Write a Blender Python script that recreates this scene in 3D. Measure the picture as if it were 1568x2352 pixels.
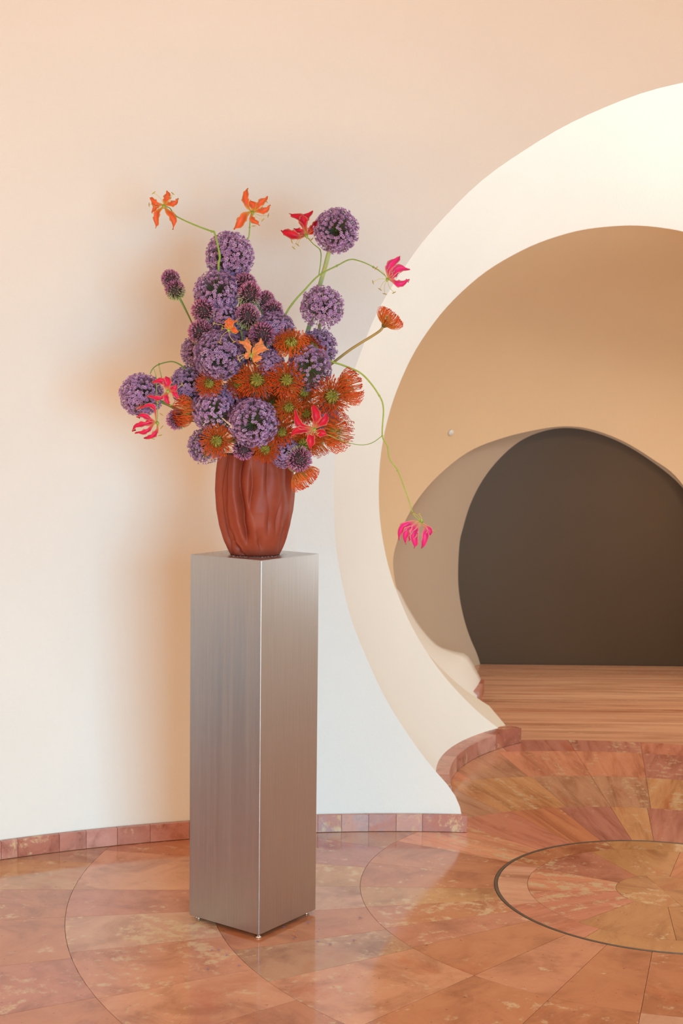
import bpy, bmesh, math, random
from mathutils import Vector, Matrix
random.seed(7)
for o in list(bpy.data.objects): bpy.data.objects.remove(o)
S = bpy.context.scene
COL = S.collection

# ------------------------------------------------------------------ camera
F_PX, TILT, ROLL, CAM_H = 3267.0, 0.07027, -0.01086, 1.6622
W_PX, H_PX = 1568.0, 2352.0
cd = bpy.data.cameras.new('camera'); cam = bpy.data.objects.new('camera', cd); COL.objects.link(cam)
cd.sensor_fit = 'VERTICAL'; cd.sensor_height = 36.0; cd.lens = F_PX / H_PX * 36.0
cd.clip_start = 0.05; cd.clip_end = 200
cd.dof.use_dof = True; cd.dof.focus_distance = 4.45; cd.dof.aperture_fstop = 6.3
cam.matrix_world = Matrix.Translation((0, 0, CAM_H)) @ Matrix.Rotation(math.pi/2 - TILT, 4, 'X') @ Matrix.Rotation(-ROLL, 4, 'Z')
S.camera = cam
S.view_settings.view_transform = 'Standard'; S.view_settings.look = 'None'
S.view_settings.gamma = 1.0; S.view_settings.use_curve_mapping = False
S.view_settings.exposure = 0.12

# ------------------------------------------------------------------ sky and lights
wd = bpy.data.worlds.new('world'); S.world = wd; wd.use_nodes = True
bg = wd.node_tree.nodes['Background']; bg.inputs[0].default_value = (0.78, 0.88, 1.0, 1); bg.inputs[1].default_value = 0.4

def area(name, loc, target, sx, sy, power, color, spread=180):
    ld = bpy.data.lights.new(name, 'AREA'); ld.shape = 'RECTANGLE'; ld.size = sx; ld.size_y = sy
    ld.energy = power; ld.color = color; ld.spread = math.radians(spread)
    o = bpy.data.objects.new(name, ld); COL.objects.link(o); o.location = loc
    d = Vector(target) - Vector(loc); o.rotation_euler = d.to_track_quat('-Z', 'Y').to_euler()
    return o
area('assumed_window_light', (1.42, -0.7, 1.25), (-0.4, 5.0, 0.10), 2.0, 1.7, 57, (0.20, 0.70, 1.0), 84)  # lamp at an unseen window, assumed behind the camera on the right
area('floor_bounce_fill', (-0.15, 1.0, 0.50), (-0.15, 3.6, 2.3), 5.0, 1.3, 99, (1.0, 0.57, 0.225))  # lamp added low in the room, standing in for warm floor bounce
area('added_passage_lamp', (3.05, 6.45, 0.95), (2.0, 5.8, 3.2), 0.8, 1.0, 38, (0.84, 0.96, 1.0), 125)  # lamp added inside the passage, out of view; source assumed, no window built
area('added_bubble_lamp', (2.45, 8.05, 2.35), (1.6, 7.9, 0.0), 0.6, 0.6, 14, (1.0, 0.93, 0.82), 140)  # unseen lamp added inside the tan bubble to brighten its walls and slabs

# ------------------------------------------------------------------ pixel -> world helpers (real depths in metres)
def ray(px, py):
    dx, dy = px - W_PX/2, py - H_PX/2
    cr, sr = math.cos(ROLL), math.sin(ROLL)
    X = dx*cr + dy*sr; Yv = -dx*sr + dy*cr
    c, s = math.cos(TILT), math.sin(TILT); u = -Yv/F_PX
    return Vector((X/F_PX, c + u*s, u*c - s))
CAM = Vector((0, 0, CAM_H))
def at(px, py, Y): r = ray(px, py); return CAM + r*(Y/r.y)
def onz(px, py, z=0.0): r = ray(px, py); return CAM + r*((z - CAM_H)/r.z)
def onsphere(px, py, C, R):
    r = ray(px, py); o = CAM - C; a = r.dot(r); b = 2*r.dot(o); c = o.dot(o) - R*R
    return CAM + r*((-b + math.sqrt(max(b*b - 4*a*c, 0)))/(2*a))

# ------------------------------------------------------------------ material helpers
def mat(name):
    m = bpy.data.materials.new(name); m.use_nodes = True
    nt = m.node_tree; return m, nt, nt.nodes['Principled BSDF']
def node(nt, t, **kw):
    n = nt.nodes.new(t)
    for k, v in kw.items(): setattr(n, k, v)
    return n
def ramp(nt, stops, interp='LINEAR'):
    r = nt.nodes.new('ShaderNodeValToRGB'); e = r.color_ramp; e.interpolation = interp
    while len(e.elements) < len(stops): e.elements.new(0.5)
    for el, (p, c) in zip(e.elements, stops): el.position = p; el.color = (*c, 1)
    return r
def noise(nt, vec, scale, detail=4, rough=0.55, dist=0.0):
    n = nt.nodes.new('ShaderNodeTexNoise'); n.inputs['Scale'].default_value = scale; n.inputs['Detail'].default_value = detail
    n.inputs['Roughness'].default_value = rough; n.inputs['Distortion'].default_value = dist
    if vec is not None: nt.links.new(vec, n.inputs['Vector'])
    return n
def mix(nt, fac, a, b, blend='MIX'):
    m = nt.nodes.new('ShaderNodeMix'); m.data_type = 'RGBA'; m.blend_type = blend
    for sock, v in ((m.inputs[0], fac), (m.inputs[6], a), (m.inputs[7], b)):
        if hasattr(v, 'links') or isinstance(v, bpy.types.NodeSocket): nt.links.new(v, sock)
        else: sock.default_value = v if not isinstance(v, tuple) else (*v, 1)
    return m.outputs[2]
def bump(nt, b, h, strength, dist):
    n = nt.nodes.new('ShaderNodeBump'); n.inputs['Strength'].default_value = strength; n.inputs['Distance'].default_value = dist
    nt.links.new(h, n.inputs['Height']); nt.links.new(n.outputs[0], b.inputs['Normal'])

def m_plaster(name, col, var=0.03, rough=0.85):
    m, nt, b = mat(name); tc = node(nt, 'ShaderNodeTexCoord'); v = tc.outputs['Object']
    n1 = noise(nt, v, 1.3, 3); dark = tuple(c*(1-var) for c in col)
    r = ramp(nt, [(0.35, dark), (0.65, col)]); nt.links.new(n1.outputs[0], r.inputs[0]); nt.links.new(r.outputs[0], b.inputs['Base Color'])
    b.inputs['Roughness'].default_value = rough; b.inputs['Specular IOR Level'].default_value = 0.25
    n2 = noise(nt, v, 75, 4, 0.6); n3 = noise(nt, v, 9, 3, 0.5)
    ad = node(nt, 'ShaderNodeMath', operation='MULTIPLY_ADD'); nt.links.new(n3.outputs[0], ad.inputs[0]); ad.inputs[1].default_value = 1.2; nt.links.new(n2.outputs[0], ad.inputs[2])
    bump(nt, b, ad.outputs[0], 0.30, 0.004)
    return m
M_WALL = m_plaster('plaster_warm_white', (0.83, 0.79, 0.745))
M_BUB = m_plaster('plaster_passage', (0.86, 0.81, 0.75))
M_RIM = m_plaster('plaster_rim_shaded', (0.80, 0.73, 0.63))  # passage plaster darkened, the rim's shade is put into its colour
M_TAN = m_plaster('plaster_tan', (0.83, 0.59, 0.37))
M_NICHE = m_plaster('plaster_tan_dimmed', (0.60, 0.46, 0.34))  # tan plaster darkened and greyed to offset the added bubble lamp falling on the niche

def m_stone(name, palette, streak, rough=0.09):
    m, nt, b = mat(name); tc = node(nt, 'ShaderNodeTexCoord'); oi = node(nt, 'ShaderNodeObjectInfo')
    off = node(nt, 'ShaderNodeVectorMath', operation='MULTIPLY_ADD')
    cmb = node(nt, 'ShaderNodeCombineXYZ')
    for i in range(3): nt.links.new(oi.outputs['Random'], cmb.inputs[i])
    nt.links.new(cmb.outputs[0], off.inputs[0]); off.inputs[1].default_value = (37, 53, 71); nt.links.new(tc.outputs['Object'], off.inputs[2])
    mp = node(nt, 'ShaderNodeMapping'); mp.inputs['Scale'].default_value = streak; nt.links.new(off.outputs[0], mp.inputs['Vector'])
    v = mp.outputs[0]
    base = ramp(nt, palette, 'CONSTANT'); nt.links.new(oi.outputs['Random'], base.inputs[0])
    n1 = noise(nt, v, 5.0, 6, 0.65, 0.6)
    r1 = ramp(nt, [(0.30, (0.62, 0.52, 0.46)), (0.52, (1, 1, 1)), (0.72, (1.12, 1.22, 1.22))]); nt.links.new(n1.outputs[0], r1.inputs[0])
    c1 = mix(nt, 1.0, base.outputs[0], r1.outputs[0], 'MULTIPLY')
    # pale cloudy patches
    n2 = noise(nt, v, 3.1, 8, 0.72, 1.0); n2b = noise(nt, off.outputs[0], 24, 5, 0.7)
    mu = node(nt, 'ShaderNodeMath', operation='MULTIPLY'); nt.links.new(n2.outputs[0], mu.inputs[0]); nt.links.new(n2b.outputs[0], mu.inputs[1])
    fr = node(nt, 'ShaderNodeMath', operation='MULTIPLY'); nt.links.new(oi.outputs['Random'], fr.inputs[0]); fr.inputs[1].default_value = 13.7
    fq = node(nt, 'ShaderNodeMath', operation='FRACT'); nt.links.new(fr.outputs[0], fq.inputs[0])
    sh = node(nt, 'ShaderNodeMath', operation='MULTIPLY_ADD'); nt.links.new(fq.outputs[0], sh.inputs[0]); sh.inputs[1].default_value = 0.10; nt.links.new(mu.outputs[0], sh.inputs[2])
    r2 = ramp(nt, [(0.35, (0, 0, 0)), (0.43, (0.85, 0.85, 0.85))]); nt.links.new(sh.outputs[0], r2.inputs[0])
    c2 = mix(nt, r2.outputs[0], c1, (0.68, 0.45, 0.25))
    # ochre and red clouds
    n3 = noise(nt, v, 2.2, 5, 0.6, 0.8); r3 = ramp(nt, [(0.58, (0, 0, 0)), (0.72, (0.65, 0.65, 0.65))]); nt.links.new(n3.outputs[0], r3.inputs[0])
    c3 = mix(nt, r3.outputs[0], c2, (0.47, 0.10, 0.03))
    # small dark pits
    n4 = noise(nt, v, 55, 3, 0.6); r4 = ramp(nt, [(0.26, (0.45, 0.33, 0.28)), (0.33, (1, 1, 1))]); nt.links.new(n4.outputs[0], r4.inputs[0])
    c4 = mix(nt, 0.8, c3, r4.outputs[0], 'MULTIPLY')
    nt.links.new(c4, b.inputs['Base Color'])
    rr = ramp(nt, [(0.3, (rough*0.8,)*3), (0.7, (rough*1.5,)*3)]); nt.links.new(n1.outputs[0], rr.inputs[0]); nt.links.new(rr.outputs[0], b.inputs['Roughness'])
    b.inputs['Specular IOR Level'].default_value = 0.75
    return m
PAL = [(0.0, (0.60, 0.235, 0.125)), (0.13, (0.54, 0.195, 0.115)), (0.26, (0.64, 0.27, 0.14)), (0.40, (0.46, 0.17, 0.115)),
       (0.52, (0.57, 0.27, 0.115)), (0.66, (0.53, 0.19, 0.085)), (0.80, (0.61, 0.30, 0.18)), (0.90, (0.50, 0.24, 0.13))]
M_STONE = m_stone('travertine_polished', PAL, (1, 1, 1))
PAL_LIT = [(p, (min(0.9, c[0]*1.14), c[1]*1.10, c[2]*1.1)) for p, c in PAL]  # palette brightened, standing in for light the passage floor lacks
M_STONE_S = m_stone('travertine_veined', PAL_LIT, (0.35, 3.2, 1), 0.14)
M_OCHRE = m_stone('travertine_ochre', [(0.0, (0.55, 0.25, 0.095)), (0.5, (0.51, 0.22, 0.085))], (0.6, 1.6, 1))
M_PLANK = m_stone('travertine_long_vein', [(0.0, (0.74, 0.37, 0.21)), (0.3, (0.80, 0.43, 0.25)), (0.6, (0.70, 0.34, 0.19)), (0.8, (0.77, 0.40, 0.23))], (0.22, 3.5, 1), 0.15)
M_BASE = m_stone('pink_marble', [(0.0, (0.50, 0.20, 0.15)), (0.25, (0.56, 0.24, 0.19)), (0.5, (0.44, 0.14, 0.09)), (0.75, (0.58, 0.28, 0.22))], (2.2, 2.2, 2.2), 0.3)
def m_plain(name, col, rough=0.6, metal=0.0, spec=0.5):
    m, nt, b = mat(name); tc = node(nt, 'ShaderNodeTexCoord'); n = noise(nt, tc.outputs['Object'], 30, 3)
    r = ramp(nt, [(0.3, tuple(c*0.85 for c in col)), (0.7, tuple(min(1, c*1.1) for c in col))]); nt.links.new(n.outputs[0], r.inputs[0]); nt.links.new(r.outputs[0], b.inputs['Base Color'])
    b.inputs['Roughness'].default_value = rough; b.inputs['Metallic'].default_value = metal; b.inputs['Specular IOR Level'].default_value = spec
    return m
M_GROUT = m_plain('grout', (0.26, 0.12, 0.07), 0.8)
M_INLAY = m_plain('dark_metal_inlay', (0.16, 0.12, 0.09), 0.35, 0.6)
M_FIX = m_plain('fixture_white', (0.85, 0.83, 0.8), 0.4)
def m_steel():
    m, nt, b = mat('brushed_steel'); tc = node(nt, 'ShaderNodeTexCoord'); mp = node(nt, 'ShaderNodeMapping')
    mp.inputs['Scale'].default_value = (1, 1, 0.012); nt.links.new(tc.outputs['Object'], mp.inputs['Vector'])
    n = noise(nt, mp.outputs[0], 420, 3, 0.6); r = ramp(nt, [(0.3, (0.50, 0.505, 0.52)), (0.7, (0.57, 0.575, 0.59))]); nt.links.new(n.outputs[0], r.inputs[0])
    nt.links.new(r.outputs[0], b.inputs['Base Color']); b.inputs['Metallic'].default_value = 1.0
    n2 = noise(nt, mp.outputs[0], 60, 3, 0.6); rr = ramp(nt, [(0.3, (0.30,)*3), (0.7, (0.37,)*3)]); nt.links.new(n2.outputs[0], rr.inputs[0]); nt.links.new(rr.outputs[0], b.inputs['Roughness'])
    bump(nt, b, n.outputs[0], 0.05, 0.001)
    return m
M_STEEL = m_steel()
M_CHROME = m_plain('chrome_foot', (0.8, 0.8, 0.82), 0.12, 1.0)
def m_clay():
    m, nt, b = mat('terracotta_clay'); tc = node(nt, 'ShaderNodeTexCoord'); n = noise(nt, tc.outputs['Object'], 14, 4)
    r = ramp(nt, [(0.3, (0.235, 0.036, 0.015)), (0.7, (0.29, 0.050, 0.022))]); nt.links.new(n.outputs[0], r.inputs[0]); nt.links.new(r.outputs[0], b.inputs['Base Color'])
    b.inputs['Roughness'].default_value = 0.52; b.inputs['Specular IOR Level'].default_value = 0.3
    n2 = noise(nt, tc.outputs['Object'], 160, 3); bump(nt, b, n2.outputs[0], 0.12, 0.002)
    return m
M_CLAY = m_clay()
def m_dark():
    m, nt, b = mat('smoked_glazing'); tc = node(nt, 'ShaderNodeTexCoord'); n = noise(nt, tc.outputs['Object'], 0.8, 2)
    r = ramp(nt, [(0.3, (0.095, 0.055, 0.028)), (0.7, (0.115, 0.068, 0.036))]); nt.links.new(n.outputs[0], r.inputs[0]); nt.links.new(r.outputs[0], b.inputs['Base Color'])
    b.inputs['Roughness'].default_value = 0.36; b.inputs['Specular IOR Level'].default_value = 0.14
    return m
M_DARK = m_dark()
def m_attr(name, rough=0.55, hue=0.0, val=0.0, sheen=0.0, trans=0.0):
    """colour comes from the mesh's own colour attribute, with a small shift for each object"""
    m, nt, b = mat(name); at_ = node(nt, 'ShaderNodeAttribute', attribute_name='Col'); oi = node(nt, 'ShaderNodeObjectInfo')
    h = node(nt, 'ShaderNodeHueSaturation'); nt.links.new(at_.outputs['Color'], h.inputs['Color'])
    for sock, a in (('Hue', hue), ('Value', val)):
        mr = node(nt, 'ShaderNodeMapRange'); c = 0.5 if sock == 'Hue' else 1.0
        mr.inputs['To Min'].default_value = c - a; mr.inputs['To Max'].default_value = c + a
        nt.links.new(oi.outputs['Random'], mr.inputs['Value']); nt.links.new(mr.outputs[0], h.inputs[sock])
    nt.links.new(h.outputs[0], b.inputs['Base Color']); b.inputs['Roughness'].default_value = rough
    b.inputs['Specular IOR Level'].default_value = 0.3
    if trans:
        tr = node(nt, 'ShaderNodeBsdfTranslucent'); nt.links.new(h.outputs[0], tr.inputs[0]); ms = node(nt, 'ShaderNodeMixShader'); ms.inputs[0].default_value = trans
        out = nt.nodes['Material Output']; nt.links.new(b.outputs[0], ms.inputs[1]); nt.links.new(tr.outputs[0], ms.inputs[2]); nt.links.new(ms.outputs[0], out.inputs[0])
    return m
M_FLOR = m_attr('floret_purple', 0.6, 0.010, 0.08, trans=0.4)
M_DRUM = m_attr('floret_magenta', 0.6, 0.010, 0.08, trans=0.3)
M_PROT = m_attr('style_orange', 0.45, 0.006, 0.03, trans=0.4)
M_PETAL = m_attr('petal', 0.42, 0.0, 0.0, trans=0.25)
M_STEM = m_attr('stem_green', 0.5, 0.01, 0.12)

# ------------------------------------------------------------------ mesh helpers
class MB:
    def __init__(self): self.v = []; self.f = []; self.c = []
    def add(self, verts, faces, cols):
        n = len(self.v); self.v += [tuple(p) for p in verts]; self.f += [tuple(i + n for i in f) for f in faces]
        self.c += list(cols) if isinstance(cols, list) else [cols]*len(verts)
    def mesh(self, name, smooth=True):
        me = bpy.data.meshes.new(name); me.from_pydata(self.v, [], self.f)
        if self.c:
            a = me.color_attributes.new('Col', 'FLOAT_COLOR', 'POINT')
            a.data.foreach_set('color', [x for c in self.c for x in (*c, 1.0)])
        me.polygons.foreach_set('use_smooth', [smooth]*len(me.polygons)); me.update()
        return me
def link(name, me, m=None, parent=None, loc=None):
    o = bpy.data.objects.new(name, me); COL.objects.link(o)
    if m and me and not me.materials: me.materials.append(m)
    if parent: o.parent = parent
    if loc is not None: o.location = loc
    return o
def tag(o, label=None, cat=None, group=None, kind=None):
    if label: o['label'] = label
    if cat: o['category'] = cat
    if group: o['group'] = group
    if kind: o['kind'] = kind
    return o
def catmull(pts, n=6):
    P = [Vector(p) for p in pts]
    if len(P) < 3: return [P[0].lerp(P[-1], i/n) for i in range(n+1)]
    out = []
    for i in range(len(P)-1):
        p0 = P[i-1] if i else P[0]*2 - P[1]; p1, p2 = P[i], P[i+1]; p3 = P[i+2] if i+2 < len(P) else P[-1]*2 - P[-2]
        for k in range(n):
            t = k/n
            out.append(0.5*((2*p1) + (p2-p0)*t + (2*p0-5*p1+4*p2-p3)*t*t + (3*p1-p0-3*p2+p3)*t**3))
    out.append(P[-1]); return out
def tube(mb, pts, rad, sides, col, cap=True):
    P = [Vector(p) for p in pts]; n = len(P)
    R = rad if isinstance(rad, (list, tuple)) else [rad]*n
    Cc = col if isinstance(col, list) else [col]*n
    t0 = (P[1]-P[0]).normalized(); nrm = t0.orthogonal().normalized(); vs = []; cs = []
    for i in range(n):
        t = (P[min(i+1, n-1)] - P[max(i-1, 0)]); t = t.normalized() if t.length > 1e-9 else t0
        nrm = (nrm - t*nrm.dot(t)); nrm = nrm.normalized() if nrm.length > 1e-6 else t.orthogonal().normalized()
        b = t.cross(nrm)
        for k in range(sides):
            a = 2*math.pi*k/sides; vs.append(P[i] + (nrm*math.cos(a) + b*math.sin(a))*R[i]); cs.append(Cc[i])
    fs = [(i*sides+k, i*sides+(k+1) % sides, (i+1)*sides+(k+1) % sides, (i+1)*sides+k) for i in range(n-1) for k in range(sides)]
    if cap: fs += [tuple(range(sides))[::-1], tuple(range((n-1)*sides, n*sides))]
    mb.add(vs, fs, cs)
def jit(c, a): k = 1 + random.uniform(-a, a); return tuple(max(0, x*k*(1+random.uniform(-a, a)*0.3)) for x in c)

# ------------------------------------------------------------------ the rooms: spheres that meet in circles
def frame(n):
    n = n.normalized(); up = Vector((0, 0, 1)); v = (up - n*up.dot(n)).normalized(); u = n.cross(v)   # u to the right as seen from the room
    return n, u, v
def circle(c, n, R, k, N, wob=0.0):
    n, u, v = frame(n); a = 2*math.pi*k/N
    r = R*(1 + wob*(math.sin(7*a+1)+0.7*math.sin(17*a)+0.6*math.sin(31*a+2)))
    return c + (u*math.sin(a) + v*math.cos(a))*r
def slerp(a, b, t):
    d = max(-1, min(1, a.normalized().dot(b.normalized()))); w = math.acos(d)
    if w < 1e-5: return a.lerp(b, t)
    return (a*math.sin((1-t)*w) + b*math.sin(t*w))/math.sin(w)
def sheet(rows, closed=True):
    N = len(rows[0]); mb = MB()
    mb.v = [tuple(p) for r in rows for p in r]
    for i in range(len(rows)-1):
        for k in range(N if closed else N-1):
            k2 = (k+1) % N; mb.f.append((i*N+k, i*N+k2, (i+1)*N+k2, (i+1)*N+k))
    return mb.mesh('surface')
def cutfloor(me, z=0.0):
    bm = bmesh.new(); bm.from_mesh(me)
    bmesh.ops.bisect_plane(bm, geom=bm.verts[:]+bm.edges[:]+bm.faces[:], plane_co=(0, 0, z), plane_no=(0, 0, 1), clear_inner=True)
    bm.to_mesh(me); bm.free(); return me
N = 160
C0 = Vector((0.345, 2.2916, 0.70)); R0 = math.hypot(3.277, 0.70)
nA = Vector((0.368, 0.912, 0.18)).normalized()
cA = Vector((1.433, 4.989, 1.232)); RA = 1.576
dA = (cA - C0).dot(nA)
# main bubble: rings from the opening backwards, with a large round window assumed behind the camera to let light in
ax = (cA - C0).normalized()
alA = math.asin(min(1, RA/R0))
ringA = [circle(cA, nA, RA, k, N, 0.0012) for k in range(N)]
ringA = [C0 + (p - C0).normalized()*R0 for p in ringA]
ringA = [p + Vector((-0.13*max(0, (0.19 - p.z)/0.19)**2, 0, 0)) if p.x < cA.x else p for p in ringA]
back = -ax
rows = []
for i in range(61):
    t = i/60
    rows.append([C0 + slerp(p - C0, (back + (p-C0).normalized()*0.02).normalized()*R0, t*0.985) for p in ringA])
me = cutfloor(sheet(rows))
bm = bmesh.new(); bm.from_mesh(me)
wdir = Vector((0.42, -1.0, 0.02)).normalized()
kill = [f for f in bm.faces if (f.calc_center_median() - C0).normalized().angle(wdir) < math.radians(40)]
# unseen low opening added in the left wall, for a bluish reflection in the steel
kill += [f for f in bm.faces if f not in kill and (f.calc_center_median() - Vector((-2.62, 3.85, 0.25))).length < 0.62]
bmesh.ops.delete(bm, geom=kill, context='FACES'); bm.to_mesh(me); bm.free()
tag(link('wall_main', me, M_WALL), kind='structure')

# passage bubble between circle A and circle B
T1 = 1.25
C1 = cA + nA*T1; R1 = math.hypot(RA, T1)
B_PX = [(1508,502),(1405.8,509.7),(1324,520),(1237,548),(1176,578.6),(1115,614),(1048.6,673),(997.6,724),(946.6,798),(921,849),(903,897),(883,963.7),(870,1035),(866.6,1099),(873,1201),(880.5,1246),(931,1400),(956,1455),(996,1515),(1041,1571),(1091.6,1618),(1142,1651),(1197,1681)]
nB = Vector((-0.20, 0.966, -0.162)).normalized()
PB = [onsphere(x, y, C1, R1) for x, y in B_PX]
dB = sum((p - C1).dot(nB) for p in PB)/len(PB); cB = C1 + nB*dB; RB = math.sqrt(R1*R1 - dB*dB)
ringA1 = [C1 + (p - C1).normalized()*R1 for p in ringA]
ringB = [circle(cB, nB, RB, k, N, 0.001) for k in range(N)]
ringB = [C1 + (p - C1).normalized()*R1 for p in ringB]
rows = [[C1 + slerp(a - C1, b - C1, i/36) + (z - a)*(1 - i/36)**1.6 for a, b, z in zip(ringA1, ringB, ringA)] for i in range(37)]
PASS = []
for r in rows:
    for k in range(N):
        p, q = r[k], r[(k+1) % N]
        if p.x < 1.45 and p.z*q.z <= 0 and p.z != q.z: PASS.append(p.lerp(q, -p.z/(q.z - p.z))); break
tag(link('wall_passage', cutfloor(sheet(rows)), M_BUB), kind='structure')

# wedge-shaped rim behind circle B, deeper towards the floor
def rimoff(z): return 0.06 + 0.84*max(0, min(1, (1.9 - z)/1.85))**1.15
ringB2 = []
for p in ringB:
    q = p + Vector((-0.03, 1.0, 0))*rimoff(p.z); out = Vector((p.x - cB.x, 0, p.z - cB.z)).normalized()
    w = max(0, min(1, (p.z - 0.9)/0.8)); ringB2.append(q + out*(0.02 + 0.10*w))
rows = [[a.lerp(b, t/6) for a, b in zip(ringB, ringB2)] for t in range(7)]
tag(link('wall_rim', cutfloor(sheet(rows)), M_RIM), kind='structure')

# tan bubble beyond, with the shallow niche that holds the dark round glazing
C3 = Vector((1.80, 7.48, 1.15)); R3 = 1.86
F_L = [(905,1290),(912,1245),(930,1195),(962,1138),(1010,1082),(1075,1030),(1150,998),(1230,977),(1294,968),(1354,974),(1424,998),(1494,1038),(1559,1088),(1640,1210),(1665,1300),(1660,1400),(1640,1520),(1600,1600),(1330,1650),(1060,1590),(985,1480),(945,1420),(915,1350)]
E_L = [(1056,1250),(1064,1205),(1080,1150),(1105,1098),(1140,1050),(1185,1008),(1235,983),(1290,972),(1350,978),(1420,1002),(1490,1042),(1555,1092),(1600,1150),(1640,1230),(1655,1310),(1650,1400),(1630,1510),(1590,1590),(1330,1640),(1150,1580),(1100,1490),(1072,1420),(1056,1340)]
def resample(pts, n):
    P = [Vector((x, y, 0)) for x, y in pts]; P = P[-2:] + P + P[:3]; out = catmull(P, 10)[20:-20]
    L = [0]
    for a, b in zip(out, out[1:]): L.append(L[-1] + (b-a).length)
    res = []; j = 0
    for i in range(n):
        d = L[-1]*i/n
        while j < len(L)-2 and L[j+1] < d: j += 1
        t = (d - L[j])/max(1e-9, L[j+1]-L[j]); q = out[j].lerp(out[j+1], t); res.append((q.x, q.y))
    return res
NF = 23*6
def loop(pts):   # 6 samples in each span, so that both outlines keep pace
    P = [Vector((x, y, 0)) for x, y in pts]; n = len(P); out = []
    for i in range(n):
        p0, p1, p2, p3 = P[i-1], P[i], P[(i+1) % n], P[(i+2) % n]
        for k in range(6):
            t = k/6; q = 0.5*((2*p1)+(p2-p0)*t+(2*p0-5*p1+4*p2-p3)*t*t+(3*p1-p0-3*p2+p3)*t**3); out.append((q.x, q.y))
    return out
fl, el = loop(F_L), loop(E_L)
Y_E = 9.36
ringF = [onsphere(x, y, C3, R3) for x, y in fl]
ringF = [p if p.y < Y_E-0.01 else CAM + (p-CAM)*((Y_E-0.012)/p.y) for p in ringF]
ringE = [at(x, y, Y_E) for x, y in el]
# outer rim of the tan bubble starts at the back of circle B
ang = []
fc = sum(ringF, Vector())/NF
rowsT = []
for i in range(25):
    t = i/24; row = []
    for p in ringF:
        a = math.atan2(p.x - fc.x, p.z - fc.z)
        s = Vector((C3.x - 0.05 + math.sin(a)*1.83, 7.92, C3.z + math.cos(a)*1.83))
        s = C3 + (s - C3).normalized()*R3
        d = slerp(s - C3, (p - C3).normalized()*R3, t)
        q = C3 + d
        row.append(q if i < 24 else p)
    rowsT.append(row)
tag(link('wall_tan_bubble', cutfloor(sheet(rowsT)), M_TAN), kind='structure')
# ring that closes the gap between the rim and the tan bubble
rowsG = []
for i in range(3):
    row = []
    for k, p in enumerate(rowsT[0]):
        a = math.atan2(p.x - cB.x, p.z - cB.z); j = int(round(a/(2*math.pi)*N)) % N
        row.append(p.lerp(ringB2[j] + Vector((0, -0.02, 0)), i/2))
    rowsG.append(row)
tag(link('wall_collar', cutfloor(sheet(rowsG)), M_TAN), kind='structure')
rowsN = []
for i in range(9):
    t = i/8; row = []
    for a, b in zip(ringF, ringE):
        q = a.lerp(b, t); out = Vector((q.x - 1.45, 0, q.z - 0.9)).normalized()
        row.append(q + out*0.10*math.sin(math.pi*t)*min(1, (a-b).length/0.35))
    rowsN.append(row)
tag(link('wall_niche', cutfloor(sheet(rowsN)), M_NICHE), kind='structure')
# dark round glazing that closes the niche, a slab with thickness
mb = MB(); NE = len(ringE); ce = Vector((1.72, Y_E+0.012, 0.85))
outl = [ce + (p - ce)*1.06 for p in ringE]
outl = [Vector((p.x, Y_E+0.012, p.z)) for p in outl]
mb.v = [tuple(ce)] + [tuple(p) for p in outl] + [(p.x, p.y+0.03, p.z) for p in outl] + [(ce.x, ce.y+0.03, ce.z)]
for k in range(NE):
    k2 = (k+1) % NE
    mb.f += [(0, 1+k2, 1+k), (1+k, 1+k2, 1+NE+k2, 1+NE+k), (1+2*NE, 1+NE+k, 1+NE+k2)]
tag(link('window_1', cutfloor(mb.mesh('glazing', False), 0.001), M_DARK), kind='structure')
# pale lip that reaches the floor at the left, beyond the rim
S_OUT = [(925,1360),(945,1396),(975,1440),(1012,1477),(1050,1490),(1082,1501),(1114,1556)]
YO = [8.55, 8.53, 8.50, 8.47, 8.45, 8.43, 8.42]
rowO = catmull([at(x, y, Y) for (x, y), Y in zip(S_OUT, YO)], 3)
sub = [p for k, p in enumerate(ringB2) if p.x < cB.x and 0.02 < p.z < 0.80]; sub.sort(key=lambda p: -p.z)
def along(P, t):
    f = t*(len(P)-1); i = min(int(f), len(P)-2); return P[i].lerp(P[i+1], f - i)
rowI = [along(sub, i/(len(rowO)-1)) + Vector((0, -0.012, 0)) for i in range(len(rowO))]
low = [p + Vector((-0.22, 0.05, -0.25)) for p in rowO]
rowsL = [[a.lerp(b, t/5) for a, b in zip(rowI, rowO)] for t in range(6)] + [low]
# bottom end goes down to the floor
rowsL = [[*r, Vector((r[-1].x, r[-1].y, 0.0))] for r in rowsL]
tag(link('wall_lip', cutfloor(sheet(rowsL, False)), M_BUB), kind='structure')

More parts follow.
